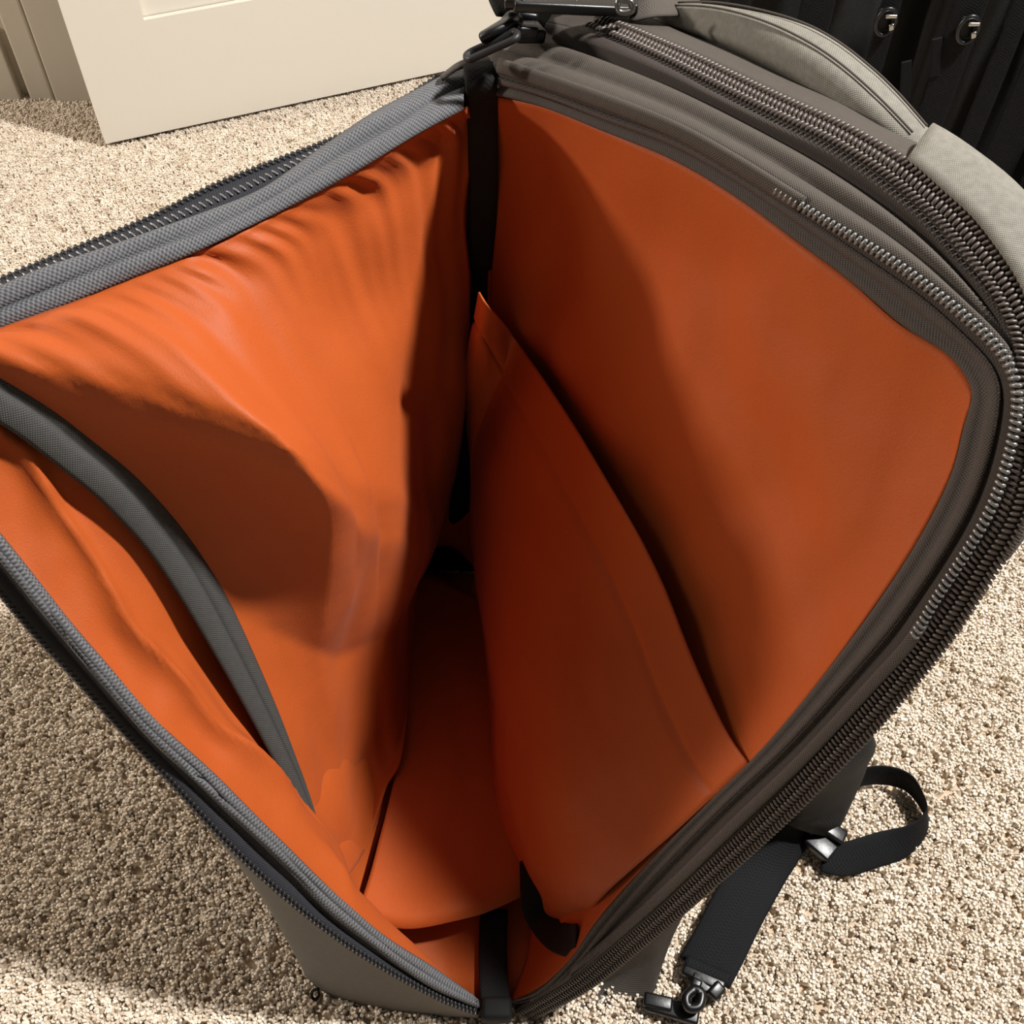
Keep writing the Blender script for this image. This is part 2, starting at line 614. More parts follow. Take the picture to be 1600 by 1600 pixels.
Z2B = rim([(800, 2), (870, 8), (940, 23), (1020, 55), (1100, 90), (1225, 150), (1319, 194), (1381, 228), (1428, 253), (1475, 297), (1522, 337), (1562, 390), (1595, 440), (1618, 500), (1630, 570), (1632, 650)],
          [(1632, 650), (1622, 740), (1594, 828), (1556, 890), (1512, 962), (1462, 1031), (1409, 1094), (1353, 1160), (1234, 1280), (1137, 1370), (1062, 1436), (1000, 1488), (930, 1540), (830, 1590)], .510, .496, np.array([.02, .196, .016]))
BT = rim([(800, -45), (900, -22), (990, 14), (1060, 45), (1140, 75), (1235, 118), (1310, 152), (1380, 198), (1440, 225), (1500, 258), (1570, 312), (1640, 400), (1690, 520), (1695, 640)],
         [(1695, 640), (1660, 740), (1600, 838), (1546, 892), (1502, 962), (1452, 1031), (1399, 1094), (1343, 1158), (1224, 1276), (1127, 1366), (1052, 1432), (992, 1484), (925, 1538), (830, 1588)], .495, .475, np.array([.06, .225, .012]))
n_all = len(RI)


def loft(curves, nv, bulge=None, n_hint=(0, 0, 1)):
    """surface through the curves in turn; bulge lifts each strip between two curves"""
    rows = []
    for k in range(len(curves) - 1):
        A, B = curves[k], curves[k + 1]
        b = 0 if bulge is None else bulge[k]
        for j in range(nv):
            v = j / nv
            row = A + (B - A) * v
            if b:
                T = frames((A + B) / 2)
                n = np.cross(T, B - A)
                n /= np.linalg.norm(n, axis=1, keepdims=True) + 1e-12
                sgn = np.sign((n * (CO - A)).sum(1, keepdims=True))
                row = row + n * sgn * b * math.sin(math.pi * v)
            rows.append(row)
    rows.append(curves[-1])
    return np.array(rows)


def teeth(name, C, N, side_hint, pitch, length, thick, mat, parent, rows=(0.0,), stagger=True, label=None, lift=0.0, tilt=.25):
    """coil teeth: short rounded bars across the curve"""
    arc = np.concatenate([[0], np.cumsum(np.linalg.norm(np.diff(C, axis=0), axis=1))])
    n = int(arc[-1] / pitch)
    T = frames(C)
    V, fc = [], []
    off = origin(parent)
    prof = [(-.5, .55), (-.38, .95), (0, 1.05), (.38, .95), (.5, .55)]
    K = 6
    for r_i, r_off in enumerate(rows):
        for k in range(n):
            s = (k + (.5 * r_i if stagger else 0) + .25) * pitch
            if s >= arc[-1]:
                break
            i = np.interp(s, arc, np.arange(len(C)))
            i0 = min(int(i), len(C) - 2)
            f = i - i0
            c = C[i0] * (1 - f) + C[i0 + 1] * f
            t = T[i0] * (1 - f) + T[i0 + 1] * f
            sd = side_hint[i0] * (1 - f) + side_hint[i0 + 1] * f
            sd = sd - (sd @ t) * t
            sd /= np.linalg.norm(sd) + 1e-12
            nn = np.cross(t, sd)
            if nn @ (CO - c) < 0:
                nn = -nn
            t2 = t * math.cos(tilt) + sd * math.sin(tilt) * (1 if r_i % 2 else -1)
            ax = np.cross(nn, t2)
            c = c + sd * r_off + nn * lift
            b0 = len(V)
            for (a, rr) in prof:
                for q in range(K):
                    th = 2 * math.pi * q / K
                    V.append(c - off + ax * a * length + (t2 * math.cos(th) + nn * math.sin(th) * 1.1 + nn * .35 * (1 - abs(a) * 2)) * thick / 2 * rr)
            for j in range(len(prof) - 1):
                for q in range(K):
                    q2 = (q + 1) % K
                    fc.append((b0 + j * K + q, b0 + j * K + q2, b0 + (j + 1) * K + q2, b0 + (j + 1) * K + q))
            fc.append(tuple(b0 + q for q in range(K)))
            fc.append(tuple(b0 + (len(prof) - 1) * K + q for q in range(K)))
    me = bpy.data.meshes.new(name)
    me.from_pydata([list(v) for v in V], [], fc)
    o = link(name, me, mat, parent, True, 'stuff', label)
    return o


def stitches(name, C, off_dir, pitch, length, r, mat, parent, lift=.0006):
    arc = np.concatenate([[0], np.cumsum(np.linalg.norm(np.diff(C, axis=0), axis=1))])
    T = frames(C)
    items = []
    for k in range(int(arc[-1] / pitch)):
        i = min(int(np.interp(k * pitch, arc, np.arange(len(C)))), len(C) - 2)
        items.append((C[i] + off_dir[i] * lift, (length / 2, r, r * .8), T[i], off_dir[i]))
    return boxes(name, items, mat, parent, kind='stuff')


# ---- back section: rim, main zipper, gusset, second zipper, body
back = bpy.data.objects.new('back_section', None)
back.parent = bag
col.objects.link(back)
G = loft([RI, RI + (RS - RI) * .55, RS], 5, [.004, .002])
bnd = sheet('rim_binding', G, M['grey_dark'], back, .0015, 'dark grey fabric binding along the open rim')
TB = RS + (Z1 - RS) * .25
TB[:, 2] -= .006
sheet('zipper_tape', loft([RS, TB, Z1], 4, [0, .001]), M['tape'], back, .001)
dz = Z1 - RS
z1x, z1y = to_px(Z1)
ka = int(np.argmin(np.abs(z1x[:NT] - 1215)))
kb = NT + int(np.argmin(np.abs(z1y[NT:] - 1015)))
teeth('zipper_teeth', Z1[ka:kb], None, dz[ka:kb], .0031, .0050, .0022, M['coil_grey'], back, label='shiny nylon coil teeth of the open main zipper', lift=.0012)
sweep('tape_edge', Z1[2:ka + 4] + np.array([0, 0, .0005]), dz[2:ka + 4], .0085, .0045, M['grey'], back, power=2.4)
sweep('tape_edge', Z1[kb - 3:-3], dz[kb - 3:-3], .006, .0028, M['grey_dark'], back, power=2.4)
sheet('gusset', loft([Z1, Z1 + (GM - Z1) * .5, GM], 8, [.003, .004]), M['grey'], back, .0015)
G2 = GM.copy()
G2[:, 2] -= .004
sheet('gusset_tape', loft([G2, GM + (Z2A - GM) * .2, Z2A], 6, [0, .002]), M['tape'], back, .001)
sheet('outer_zipper_tape', loft([Z2A, Z2B], 6, [-.001]), M['tape'], back, .001)
ZM = (Z2A + Z2B) / 2
wband = np.linalg.norm(Z2B - Z2A, axis=1).mean()
kz = int(np.argmin(np.abs(to_px(ZM)[0][:NT] - 925)))
teeth('outer_zipper_teeth', ZM[kz:], None, (Z2B - Z2A)[kz:], .0029, wband * .32, .0021, M['coil'], back, rows=(-wband * .31, 0, wband * .31), label='closed brown nylon coil of the outer zipper', lift=.0016)
foot_r = np.array([.098, .208, .0])
# body: from the outer zipper over the back edge and down to the floor
base_back = smooth(spl([(-.02, .60, .004), (.05, .60, .004), (.10, .55, .004), (.115, .40, .004), (.112, .25, .004), (.104, .212, .004), (.098, .207, .004), (.06, .203, .004), (.02, .197, .004)], n_all), 2)
BTm = BT * .55 + base_back * .45 + np.array([.02, .03, 0]) * np.sin(np.linspace(0, math.pi, n_all))[:, None] * .6
wt = sstep(.0, .12, 1 - np.linspace(0, 1, n_all))[:, None]
sheet('body', loft([Z2B, BT, BTm, base_back], 8, [.002, 0, 0]), M['grey'], back, .002, 'grey outer fabric of the back section')

# ---- front panel (left half)
LI = None


def lrim(top, side, z, zl, N):
    A0 = on_z(*top[0], z)
    B0 = on_z(*top[-1], zl)
    t = [on_line(x, y, A0, B0) for x, y in top]
    s = [on_line(x, y, B0, N) for x, y in side]
    s[0] = t[-1] = .5 * (t[-1] + s[0])
    return smooth(np.vstack([spl(t, NT)[:-1], spl(s, NS)]), 2)


LI = lrim([(722, 172), (650, 212), (570, 259), (475, 311), (380, 359), (285, 402), (142, 459), (0, 513), (-90, 550), (-150, 590), (-168, 625)],
          [(-168, 625), (-140, 680), (-70, 760), (0, 840), (48, 900), (144, 1018), (232, 1119), (350, 1232), (437, 1316), (525, 1403), (600, 1466), (680, 1520), (738, 1558)], .49, .45, NL)
LO = lrim([(735, 108), (700, 118), (636, 153), (570, 188), (489, 247), (404, 305), (332, 333), (237, 364), (119, 406), (0, 454), (-110, 505), (-185, 560), (-205, 625)],
          [(-205, 625), (-160, 690), (-80, 778), (0, 864), (48, 926), (144, 1044), (232, 1145), (350, 1258), (437, 1343), (525, 1430), (600, 1489), (680, 1540), (745, 1572)], .496, .452, NL + np.array([0, -.004, -.002]))
LZ = lrim([(735, 104), (690, 120), (620, 165), (541, 211), (427, 256), (332, 294), (237, 342), (142, 381), (47, 420), (0, 440), (-120, 492), (-205, 550), (-232, 625)],
          [(-232, 625), (-190, 700), (-100, 800), (0, 922), (52, 985), (122, 1060), (188, 1134), (262, 1213), (354, 1314), (437, 1392), (525, 1462), (600, 1511), (690, 1560), (748, 1582)], .490, .445, NL + np.array([0, -.006, -.004]))
front = bpy.data.objects.new('front_flap', None)
front.parent = bag
col.objects.link(front)
Gb = loft([LI, LI + (LO - LI) * .5, LO], 6, [.003, .003])
nb = facing(Gb)
for j in range(Gb.shape[0]):
    for i in range(Gb.shape[1]):
        Gb[j, i] += nb[j, i] * .002 * nz(i * .11, j * .35, 3.1)
sheet('rim_binding', Gb, M['binding'], front, .002, 'ribbed blue grey woven binding along the open rim')
stC = Gb[3]
stitches('stitches', Gb[4], nb[4], .0075, .0035, .0006, M['thread'], front)
LZi = LO + (LZ - LO) * .30
LZi = LZi - np.array([0, 0, .006])
sheet('zipper_tape', loft([LO, LZi, LZ], 5, [0, .001]), M['tape_dark'], front, .0012)
teeth('zipper_teeth', LZ, None, LZ - LI, .0036, .0048, .0023, M['coil_dark'], front, label='dark coil teeth of the opened main zipper', lift=.001)
zi2 = (LO + (LZ - LO) * .62 - np.array([0, 0, .002]))[:NT - 6]
teeth('tape_ribs', zi2, None, (LZ - LI)[:NT - 6], .0042, .0058, .0014, M['coil_grey'], front, lift=.001)
base_front = smooth(spl([(-.03, .60, .004), (-.10, .60, .004), (-.150, .55, .004), (-.158, .40, .004), (-.154, .25, .004), (-.142, .216, .004), (-.09, .201, .004), (-.025, .195, .004)], n_all), 2)
LZo = LZ + np.array([-.004, .004, -.010])
LZo[-40:] = LZ[-40:] - np.array([0, 0, .003])
mid = LZo * .5 + base_front * .5
mid[:, 0] -= .05 * np.sin(np.linspace(0, math.pi, n_all)) * (1 - sstep(70, 118, np.arange(n_all)))
sheet('front_cover', loft([LZ, LZo, mid, base_front], 8), M['grey_light'], front, .002, 'grey outer fabric of the folded down front')

# ---- linings
NU, NV = 110, 110
cr_far_b_L, cr_far_b_R = on_z(652, 895, .035), on_z(752, 935, .035)
creaseL = spl([LI[0], on_y(735, 195, .594), on_y(731, 250, .594), on_y(717, 335, .592), on_y(721, 430, .590), on_y(714, 560, .589), on_y(700, 680, .587), on_y(682, 775, .585), on_y(658, 860, .585), cr_far_b_L], NV)
creaseR = spl([RI[0], on_y(776, 230, .600), on_y(774, 330, .600), on_y(768, 430, .600), on_y(762, 620, .598), on_y(756, 790, .594), cr_far_b_R], NV)
L_near = spl(LI[NT - 1:], NV)
R_near = spl(RI[NT - 1:], NV)
L_bot = spl([cr_far_b_L, on_z(625, 1180, .03), on_z(575, 1420, .028), NL + np.array([-.03, .02, -.01]), L_near[-1]], NU)
R_bot = spl([cr_far_b_R, on_z(775, 1180, .03), on_z(825, 1400, .028), np.array([.012, .235, .018]), R_near[-1]], NU)
GL = coons(spl(LI[:NT], NU), L_bot, creaseL, L_near)
GR = coons(spl(RI[:NT], NU), R_bot, creaseR, R_near)
nL, nR = facing(GL), facing(GR)
uu = np.linspace(0, 1, NU)
vv = np.linspace(0, 1, NV)
edge = lambda a: np.clip(np.minimum(a, 1 - a) * 9, 0, 1)


def ripple(G, n, fn):
    G = G.copy()
    for j in range(G.shape[0]):
        for i in range(G.shape[1]):
            G[j, i] += n[j, i] * fn(i / (G.shape[1] - 1), j / (G.shape[0] - 1))
    return G


LPX, LPY = to_px(GL)
RX, RY = np.array([-60, 20, 75, 130, 200, 330, 440, 525, 560]), np.array([620, 690, 770, 860, 985, 1130, 1245, 1380, 1440])


def f_lin_l(u, v):
    x, y = LPX[int(round(v * (NV - 1))), int(round(u * (NU - 1)))], LPY[int(round(v * (NV - 1))), int(round(u * (NU - 1)))]
    d = (x - np.interp(y, RY, RX)) * .8 + 6 * nz(y * .012, 3, 3)
    rg = .011 * math.exp(-abs(d) / 16) + .004 * nz(x * .02, y * .011, 17) * math.exp(-((d + 60) / 90) ** 2)
    return f_lin_l0(u, v) + rg * float(edge(v) * np.clip((1 - u) * 14, 0, 1))


def f_lin_l0(u, v):
    w = float(edge(v) * edge(u))
    return -.03 * math.sin(math.pi * u) * math.sin(math.pi * v) * float(1 - sstep(.4, .8, u)) + w * (.010 * nz(u * 4.5, v * 5.5, 1) + .004 * nz(u * 13, v * 5, 2))


def f_lin_r(u, v):
    w = float(edge(v) * edge(u))
    return -.012 * math.sin(math.pi * u) * math.sin(math.pi * v) + w * (.006 * nz(u * 4, v * 5 + 7, 4) + .0032 * nz(u * 9, v * 11, 5) + .006 * float(sstep(.6, .95, v)) * nz(u * 6, v * 16, 6))


GL2 = ripple(GL, nL, f_lin_l)
GR2 = ripple(GR, nR, f_lin_r)
sheet('lining', GL2, M['orange'], front, .001, 'orange lining inside the front flap')
sheet('lining', GR2, M['orange'], back, .001, 'orange lining inside the back section')


def bvh(G):
    nv, nu = G.shape[:2]
    return BVHTree.FromPolygons([Vector(p) for p in G.reshape(-1, 3)],
                                [(j * nu + i, j * nu + i + 1, (j + 1) * nu + i + 1, (j + 1) * nu + i) for j in range(nv - 1) for i in range(nu - 1)])


tL, tR = bvh(GL), bvh(GR)


def hit(tree, px, py, lift):
    d = Vector(ray(px, py)).normalized()
    h, n, i, t = tree.ray_cast(Vector(CO), d)
    if h is None or abs(h[1]) > .66:
        h, n, i, t = tree.find_nearest(Vector(CO) + d * .6)
        # nearest point of the sight line to that spot
        t = (h - Vector(CO)).dot(d)
    return CO + np.array(d) * (t - lift)


# left pocket panel with its bound mouth
mouth_px = [(-150, 566), (-90, 572), (-40, 588), (0, 609), (60, 648), (120, 697), (185, 752), (250, 826), (300, 905), (350, 998), (400, 1098), (440, 1185), (468, 1252), (492, 1322), (530, 1388)]
lf = [.004, .008, .010, .011, .012, .012, .013, .013, .014, .014, .014, .014, .013, .011, .008]
mouth = spl([hit(tL, x, y, l) for (x, y), l in zip(mouth_px, lf)], NV)
mouth = smooth(mouth, 4)
p_top = spl(LI[:NT - 8], NU)
sh = (mouth[0] - p_top[-1])
p_top = p_top + sh[None] * (np.linspace(0, 1, NU) ** 6)[:, None]
p_bot = spl([cr_far_b_L + np.array([.002, 0, .002]), on_z(648, 1000, .045), on_z(632, 1170, .055), on_z(604, 1232, .05), on_z(570, 1330, .04), mouth[-1]], NU)
GP = coons(p_top, p_bot, creaseL + (np.array([.003, -.004, 0])[None] * np.sin(np.linspace(0, math.pi, NV))[:, None]), mouth)
nP = facing(GP)


PX, PY = to_px(GP)
FY = np.interp(PX, [-200, 0, 150, 300, 400, 480, 560, 700], [535, 566, 596, 650, 695, 735, 790, 850])
VB = np.array([np.interp(0, (PY - FY)[:, i], np.linspace(0, 1, NV)) for i in range(NU)])
VB = smooth(np.clip(VB, .06, .75)[:, None], 30)[:, 0]
WB = 1 - sstep(290, 790, np.array([np.interp(VB[i], np.linspace(0, 1, NV), PX[:, i]) for i in range(NU)]))
WB = WB * np.clip((1 - np.linspace(0, 1, NU)) * 4.6, 0, 1)


def f_pocket(u, v):
    x, y = PX[int(round(v * (NV - 1))), int(round(u * (NU - 1)))], PY[int(round(v * (NV - 1))), int(round(u * (NU - 1)))]
    e = float(np.clip(min(v, 1 - v, u, 1 - u) * 9, 0, 1))
    g = .0066 * math.exp(-v / .085) * float(np.clip(v * 30, 0, 1)) * (nz(u * 15, v * 2.2, 8) + 1.1 * nz(u * 30, v * 5, 9)) * 1.5 + .0028 * e * nz(u * 9 + v * 4, v * 7 - u * 5, 51)
    vb = VB[int(round(u * (NU - 1)))]                                  # the long fold across the panel
    q = (1 - v) / (1 - vb)
    h = v / vb if v < vb else .3 * q + .7 * max(0, 1 - (1 - q) / .46)
    h = h - .12 * math.exp(-((v - vb) / .03) ** 2)
    fold = .104 * h * WB[int(round(u * (NU - 1)))]
    lower = .006 * nz(u * 3.2 + v * 3, v * 4.5 - u * 2, 11) * e
    return g + fold + lower - .008 * e * math.sin(math.pi * u) * math.sin(math.pi * v)


GP2 = ripple(GP, nP, f_pocket)
pk = sheet('pocket_panel', GP2, M['orange'], front, .001, 'orange pocket panel covering the front flap')
mn = facing(GP)[:, -1]
tdir = frames(mouth)
side = np.cross(tdir, mn)
wM = np.interp(np.linspace(0, 1, NV), [0, .3, .7, .88, .94, 1], [.027, .027, .020, .011, .002, .001])
rows = []
for q in np.linspace(-1, 1, 13):
    hgt = .0035 * (1 - abs(q) ** 3) - .0022 * math.exp(-((q + .05) / .13) ** 2)
    rows.append(mouth + side * (q * wM / 2)[:, None] + mn * (hgt + .001))
sheet('pocket_binding', np.array(rows)[:, :int(.935 * NV)], M['piping'], pk, .0025, 'grey piped binding of the pocket mouth')

# right sleeve
edge_px = [(750, 456), (762, 476), (800, 522), (850, 592), (900, 668), (950, 752), (1000, 838), (1040, 920), (1075, 1010), (1110, 1090), (1140, 1150), (1172, 1194)]
lr = np.interp(np.linspace(0, 1, len(edge_px)), [0, .15, .5, .85, 1], [.004, .010, .016, .010, .003])
TE = smooth(spl([hit(tR, x, y, l) for (x, y), l in zip(edge_px, lr)], NU), 3)
s_left = spl([TE[0], on_y(728, 600, .594), on_y(742, 790, .590), cr_far_b_R + np.array([0, -.004, .004])], NV)
s_right = spl([TE[-1], hit(tR, 1058, 1298, .006), hit(tR, 945, 1398, .008), on_z(908, 1450, .045)], NV)
s_bot = spl([s_left[-1], on_z(765, 1080, .045), on_z(778, 1250, .045), on_z(818, 1368, .045), on_z(848, 1420, .045), on_z(875, 1444, .045), s_right[-1]], NU)
GS = coons(TE, s_bot, s_left, s_right)
nS = facing(GS)


def f_sleeve(u, v):
    e = float(np.clip(v * 9, 0, 1) * np.clip((1 - v) * 6, 0, 1) * np.clip(u * 8, 0, 1) * np.clip((1 - u) * 8, 0, 1))
    hem = -.0016 * math.exp(-((v - .13) / .012) ** 2)
    return hem + e * (.012 * math.sin(math.pi * v) * math.sin(math.pi * u) + .007 * nz(u * 3.1, v * 3.4, 21) + .002 * nz(u * 9, v * 8, 22))


GS2 = ripple(GS, nS, f_sleeve)
sl = sheet('sleeve_panel', GS2, M['orange'], back, .0012, 'orange padded laptop sleeve panel across the back section')

# floor of the compartment
FBt = spl([on_z(648, 893, .040), on_z(700, 915, .040), on_z(752, 938, .040)], 40)
FBb = spl([on_z(560, 1432, .046), on_z(640, 1448, .046), on_z(740, 1428, .046), on_z(828, 1392, .046)], 40)
FBl = spl([FBt[0], on_z(630, 1150, .040), on_z(590, 1330, .040), FBb[0]], 40)
FBr = spl([FBt[-1], on_z(768, 1080, .040), on_z(782, 1250, .040), FBb[-1]], 40)
GF = coons(FBt, FBb, FBl, FBr)
GF = ripple(GF, facing(GF), lambda u, v: .002 * nz(u * 3, v * 5, 31) - .004 * math.exp(-((1 - v) / .02) ** 2))
sheet('bottom_board', GF, M['orange'], bag, .006, 'orange padded board on the bottom of the compartment')
gl = coons(spl([(-.12, .58, .016), (.06, .58, .016)], 24), spl([(-.07, .212, .014), (-.02, .203, .013), (.025, .208, .013)], 24), spl([(-.12, .58, .016), (-.12, .30, .016), (-.07, .212, .014)], 24), spl([(.06, .58, .016), (.06, .30, .016), (.025, .208, .013)], 24))
gl = ripple(gl, facing(gl), lambda u, v: .006 * nz(u * 5, v * 4, 41))
sheet('bottom_lining', gl, M['orange'], bag, .002)
sb = boxes('bag_bottom', [((-.022, .405, .006), (.105, .172, .004), X1, Y1)], M['black_cloth'], bag, bevel=.003)
# black seam tape on the bottom seam; up the far fold it paints shade
c = spl([on_z(772, 1420, .026), on_z(770, 1480, .024), on_z(772, 1540, .024), on_z(776, 1578, .022)], 20)
sweep('tape_and_shade', c, (1, 0, 0), .021, .002, M['tape_and_shade'], bag)
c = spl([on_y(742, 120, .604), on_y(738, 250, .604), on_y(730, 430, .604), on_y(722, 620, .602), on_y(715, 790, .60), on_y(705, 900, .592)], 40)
sweep('tape_and_shade', c, (1, 0, 0), .05, .003, M['tape_and_shade'], bag)  # black strip put in for the deep shade of the fold
far = coons(spl([LI[0], (LI[0] + RI[0]) / 2 + np.array([0, .03, -.01]), RI[0]], 20), spl([cr_far_b_L, (cr_far_b_L + cr_far_b_R) / 2 + np.array([0, .02, 0]), cr_far_b_R], 20), creaseL[::4][:NV // 4], creaseR[::4][:NV // 4])
sheet('side_gusset', far, M['orange'], bag, .0015)
# black elastic loop at the foot of the sleeve
c = spl([on_z(816, 1345, .058), on_z(830, 1396, .058), hit(tR, 843, 1432, .012), hit(tR, 866, 1460, .010), hit(tR, 888, 1469, .007), hit(tR, 902, 1470, .004)], 40)
sweep('elastic_loop', c, np.cross(frames(c), c - CO), .020, .002, M['tape_and_shade'], back, taper=np.interp(np.linspace(0, 1, 40), [0, .3, 1], [.2, 1, 1.1]))
# foot join of the two halves
boxes('zipper_stop', [(on_z(776, 1578, .022), (.011, .008, .008), X1, Y1)], M['tape_and_shade'], bag, bevel=.004, smooth_on=True)
ring('cord_loop', [on_z(497, 1545, .020), on_z(489, 1548, .018), on_z(487, 1556, .012), on_z(492, 1562, .010), on_z(498, 1556, .012)], .0011, M['black_web'], front, 'small black cord loop')

# ---- handle and its covers
hx = [0, .25, .5, .75, 1]
sil = [(985, 22), (1041, 14), (1112, 11), (1187, 21), (1262, 41), (1319, 71), (1375, 116), (1412, 152), (1476, 229)]
rid = [(975, 26), (1010, 22), (1094, 24), (1169, 43), (1244, 79), (1300, 116), (1356, 165), (1394, 202), (1440, 250)]
btm = [(975, 36), (1010, 38), (1075, 56), (1131, 73), (1225, 120), (1281, 157), (1337, 195), (1390, 231), (1436, 262)]
hz = [.512, .522, .538, .548, .552, .548, .538, .526, .508]
hA, hB = on_z(800, -45, .495), on_z(1695, 640, .475)
lift = lambda q: np.array([0, 0, q])


def handle_pt(x, y, z, q):
    """on the line of the back edge, raised into the arch"""
    k = z - .508
    return on_line(x, y, hA + lift(k * .8 + q), hB + lift(k * .8 + q))


cR = spl([handle_pt(x, y, z, .005) for (x, y), z in zip(rid, hz)], 60)
cS = spl([on_z(x, y, handle_pt(*rid[i], hz[i], .005)[2] + .002) for i, (x, y) in enumerate(sil)], 60)
cB = spl([handle_pt(x, y, z, -.008) for (x, y), z in zip(btm, hz)], 60)
cK = cS + (cB - cR) * 1.0
mk = lambda a, b, k: a + (b - a) * k
top_mid = mk(cS, cR, .5) + np.array([0, 0, .004])
prof = [cS + np.array([0, 0, -.002]), mk(cS, cR, .12) + np.array([0, 0, .0015]), top_mid, mk(cS, cR, .86) + np.array([0, 0, .0025]), cR, mk(cR, cB, .5) + np.array([-.002, -.003, 0]), cB, mk(cB, cK, .5), cK]
hd = sheet('carry_handle', np.array(prof).transpose(1, 0, 2), M['heather'], back, 0, 'padded heather grey carry handle arching over the top', closed=True)
seam = mk(cS, cR, .80) + np.array([0, 0, .0042])
ring('handle_seam', seam[2:-2:3], .0006, M['grey'], hd, closed=False)
seam = mk(cS, cR, .25) + np.array([0, 0, .0040])
ring('handle_seam', seam[2:-2:3], .0006, M['grey'], hd, closed=False)
zx, zy = to_px(Z2B)
k0 = int(np.argmin(np.abs(zx[:NT] - 1424)))
k1 = NT + 1
tw = (CO - Z2B) / np.linalg.norm(CO - Z2B, axis=1, keepdims=True)
pa = (Z2B + tw * .004)[k0:k1]
pb = (BT + tw * .004 + (BT - Z2B) * .08)[k0:k1]
sheet('handle_anchor', loft([pa, pb], 12, [.014]), M['heather'], back, .002, 'pale heather grey sleeve over the handle end')

# ---- black buckle and webbing on the top, zipper pulls
bk = boxes('strap_buckle', [bar(on_z(800, 4, .545), on_z(978, 12, .535), .007, .003), bar(on_z(800, -40, .545), on_z(985, -30, .535), .006, .003),
                            bar(on_z(810, -45, .545), on_z(805, 8, .545), .006, .003), bar(on_z(975, -40, .536), on_z(975, 16, .535), .008, .003), bar(on_z(890, -40, .54), on_z(890, 8, .54), .005, .003)],
           M['plastic'], back, bevel=.0015, label='black plastic strap buckle on the top', smooth_on=True)
sweep('strap_end', spl([on_z(770, 8, .53), on_z(800, 12, .527), on_z(835, 22, .522), on_z(860, 30, .516)], 20), (.2, 1, 0), .022, .004, M['black_web'], bk)
ring('buckle_ring', [on_z(965, 2, .545), on_z(985, 2, .545), on_z(987, 18, .54), on_z(967, 18, .54)], .0016, M['metal'], bk, 'shiny metal ring')
sweep('top_webbing', spl([on_z(985, 20, .53), on_z(1015, 12, .533), on_z(1045, 5, .53), on_z(1080, -10, .52)], 20), (0, 1, .1), .02, .003, M['grey'], bk)


def pull(name, a, b, w, r, parent, label, mat=None):
    """long closed link between pixels a and b at their heights"""
    A, B = on_z(*a), on_z(*b)
    d = B - A
    d /= np.linalg.norm(d)
    s = np.cross(d, [0, 0, 1])
    s /= np.linalg.norm(s)
    pts = [A + s * w * .5 + d * w * .3, A, A - s * w * .5 + d * w * .3, (A + B) / 2 - s * w * .5, B - s * w * .5 - d * w * .3, B, B + s * w * .5 - d * w * .3, (A + B) / 2 + s * w * .5]
    return ring(name, pts, r, mat or M['plastic'], parent, label)


sld = boxes('zipper_slider', [bar(on_z(802, 50, .525), on_z(846, 50, .522), .0075, .004), bar(on_z(806, 46, .531), on_z(838, 48, .528), .004, .003)], M['plastic'], back, bevel=.002, label='black slider of the main zipper', smooth_on=True)
pull('pull_tab', (729, 90, .520), (808, 54, .532), .008, .0022, sld, 'long dark link of the zipper pull', M['coil_dark'])
sweep('pull_tab', spl([on_z(754, 58, .528), on_z(768, 50, .531), on_z(790, 38, .533), on_z(806, 27, .533)], 16), (.4, .8, 0), .0105, .006, M['plastic'], sld, 'black moulded zipper pull', power=2.6)
s2 = boxes('zipper_slider', [bar(on_z(808, 22, .526), on_z(838, 26, .524), .007, .004)], M['plastic'], back, bevel=.002, smooth_on=True)
sweep('seam_flap', spl([on_z(690, 122, .5), on_z(715, 104, .506), on_z(745, 95, .508), on_z(770, 92, .508)], 20), (.3, 1, 0), .009, .003, M['grey_dark'], bag)
sweep('corner_binding', spl([on_z(748, 100, .508), on_z(752, 135, .500), on_y(754, 190, .588), on_y(755, 260, .592), on_y(754, 340, .596), on_y(748, 420, .598)], 30), (1, .1, 0), .019, .004, M['tape_and_shade'], bag)

# ---- hip strap lying on the carpet, loop, buckles
hip = sweep('hip_strap', spl([on_z(1318, 1165, .10), on_z(1290, 1230, .06), on_z(1245, 1290, .03), on_z(1198, 1345, .018), on_z(1158, 1410, .014), on_z(1122, 1480, .014), on_z(1100, 1520, .015)], 50), (1, .35, 0), .041, .0028, M['black_web'], bag, 'wide black webbing strap lying on the carpet')
sweep('hip_pad', spl([(.09, .335, .15), (.15, .328, .16), on_z(1296, 1180, .16), on_z(1300, 1215, .10), on_z(1285, 1255, .05), on_z(1262, 1290, .03)], 24), (1, .5, .3), .06, .02, M['black_cloth'], bag, 'black padded strap wing', power=2.6)
fa, fb = on_z(1070, 1502, .0175), on_z(1140, 1532, .0175)
sweep('strap_fold', spl([fa, (fa + fb) / 2, fb], 12), (.4, -.9, 0), .010, .006, M['black_web'], hip)
bu = boxes('buckle', [bar(on_z(1066, 1512, .016), on_z(1132, 1545, .016), .005, .004), bar(on_z(1078, 1530, .016), on_z(1128, 1552, .014), .006, .0045)], M['plastic'], hip, bevel=.0022, label='black plastic clip at the strap end', smooth_on=True)
boxes('prong', [bar(on_z(1090, 1530, .018), on_z(1075, 1572, .016), .004, .004), bar(on_z(1008, 1566, .012), on_z(1092, 1590, .014), .006, .004), bar(on_z(1005, 1562, .014), on_z(1050, 1572, .014), .005, .005), bar(on_z(1112, 1540, .02), on_z(1126, 1556, .018), .006, .003)],
      M['plastic'], hip, bevel=.002, smooth_on=True)
c = [on_z(1085, 1545, .026), on_z(1096, 1552, .026), on_z(1092, 1572, .026), on_z(1076, 1574, .026), on_z(1072, 1558, .026)]
ring('buckle_eye', c, .0035, M['plastic'], hip)
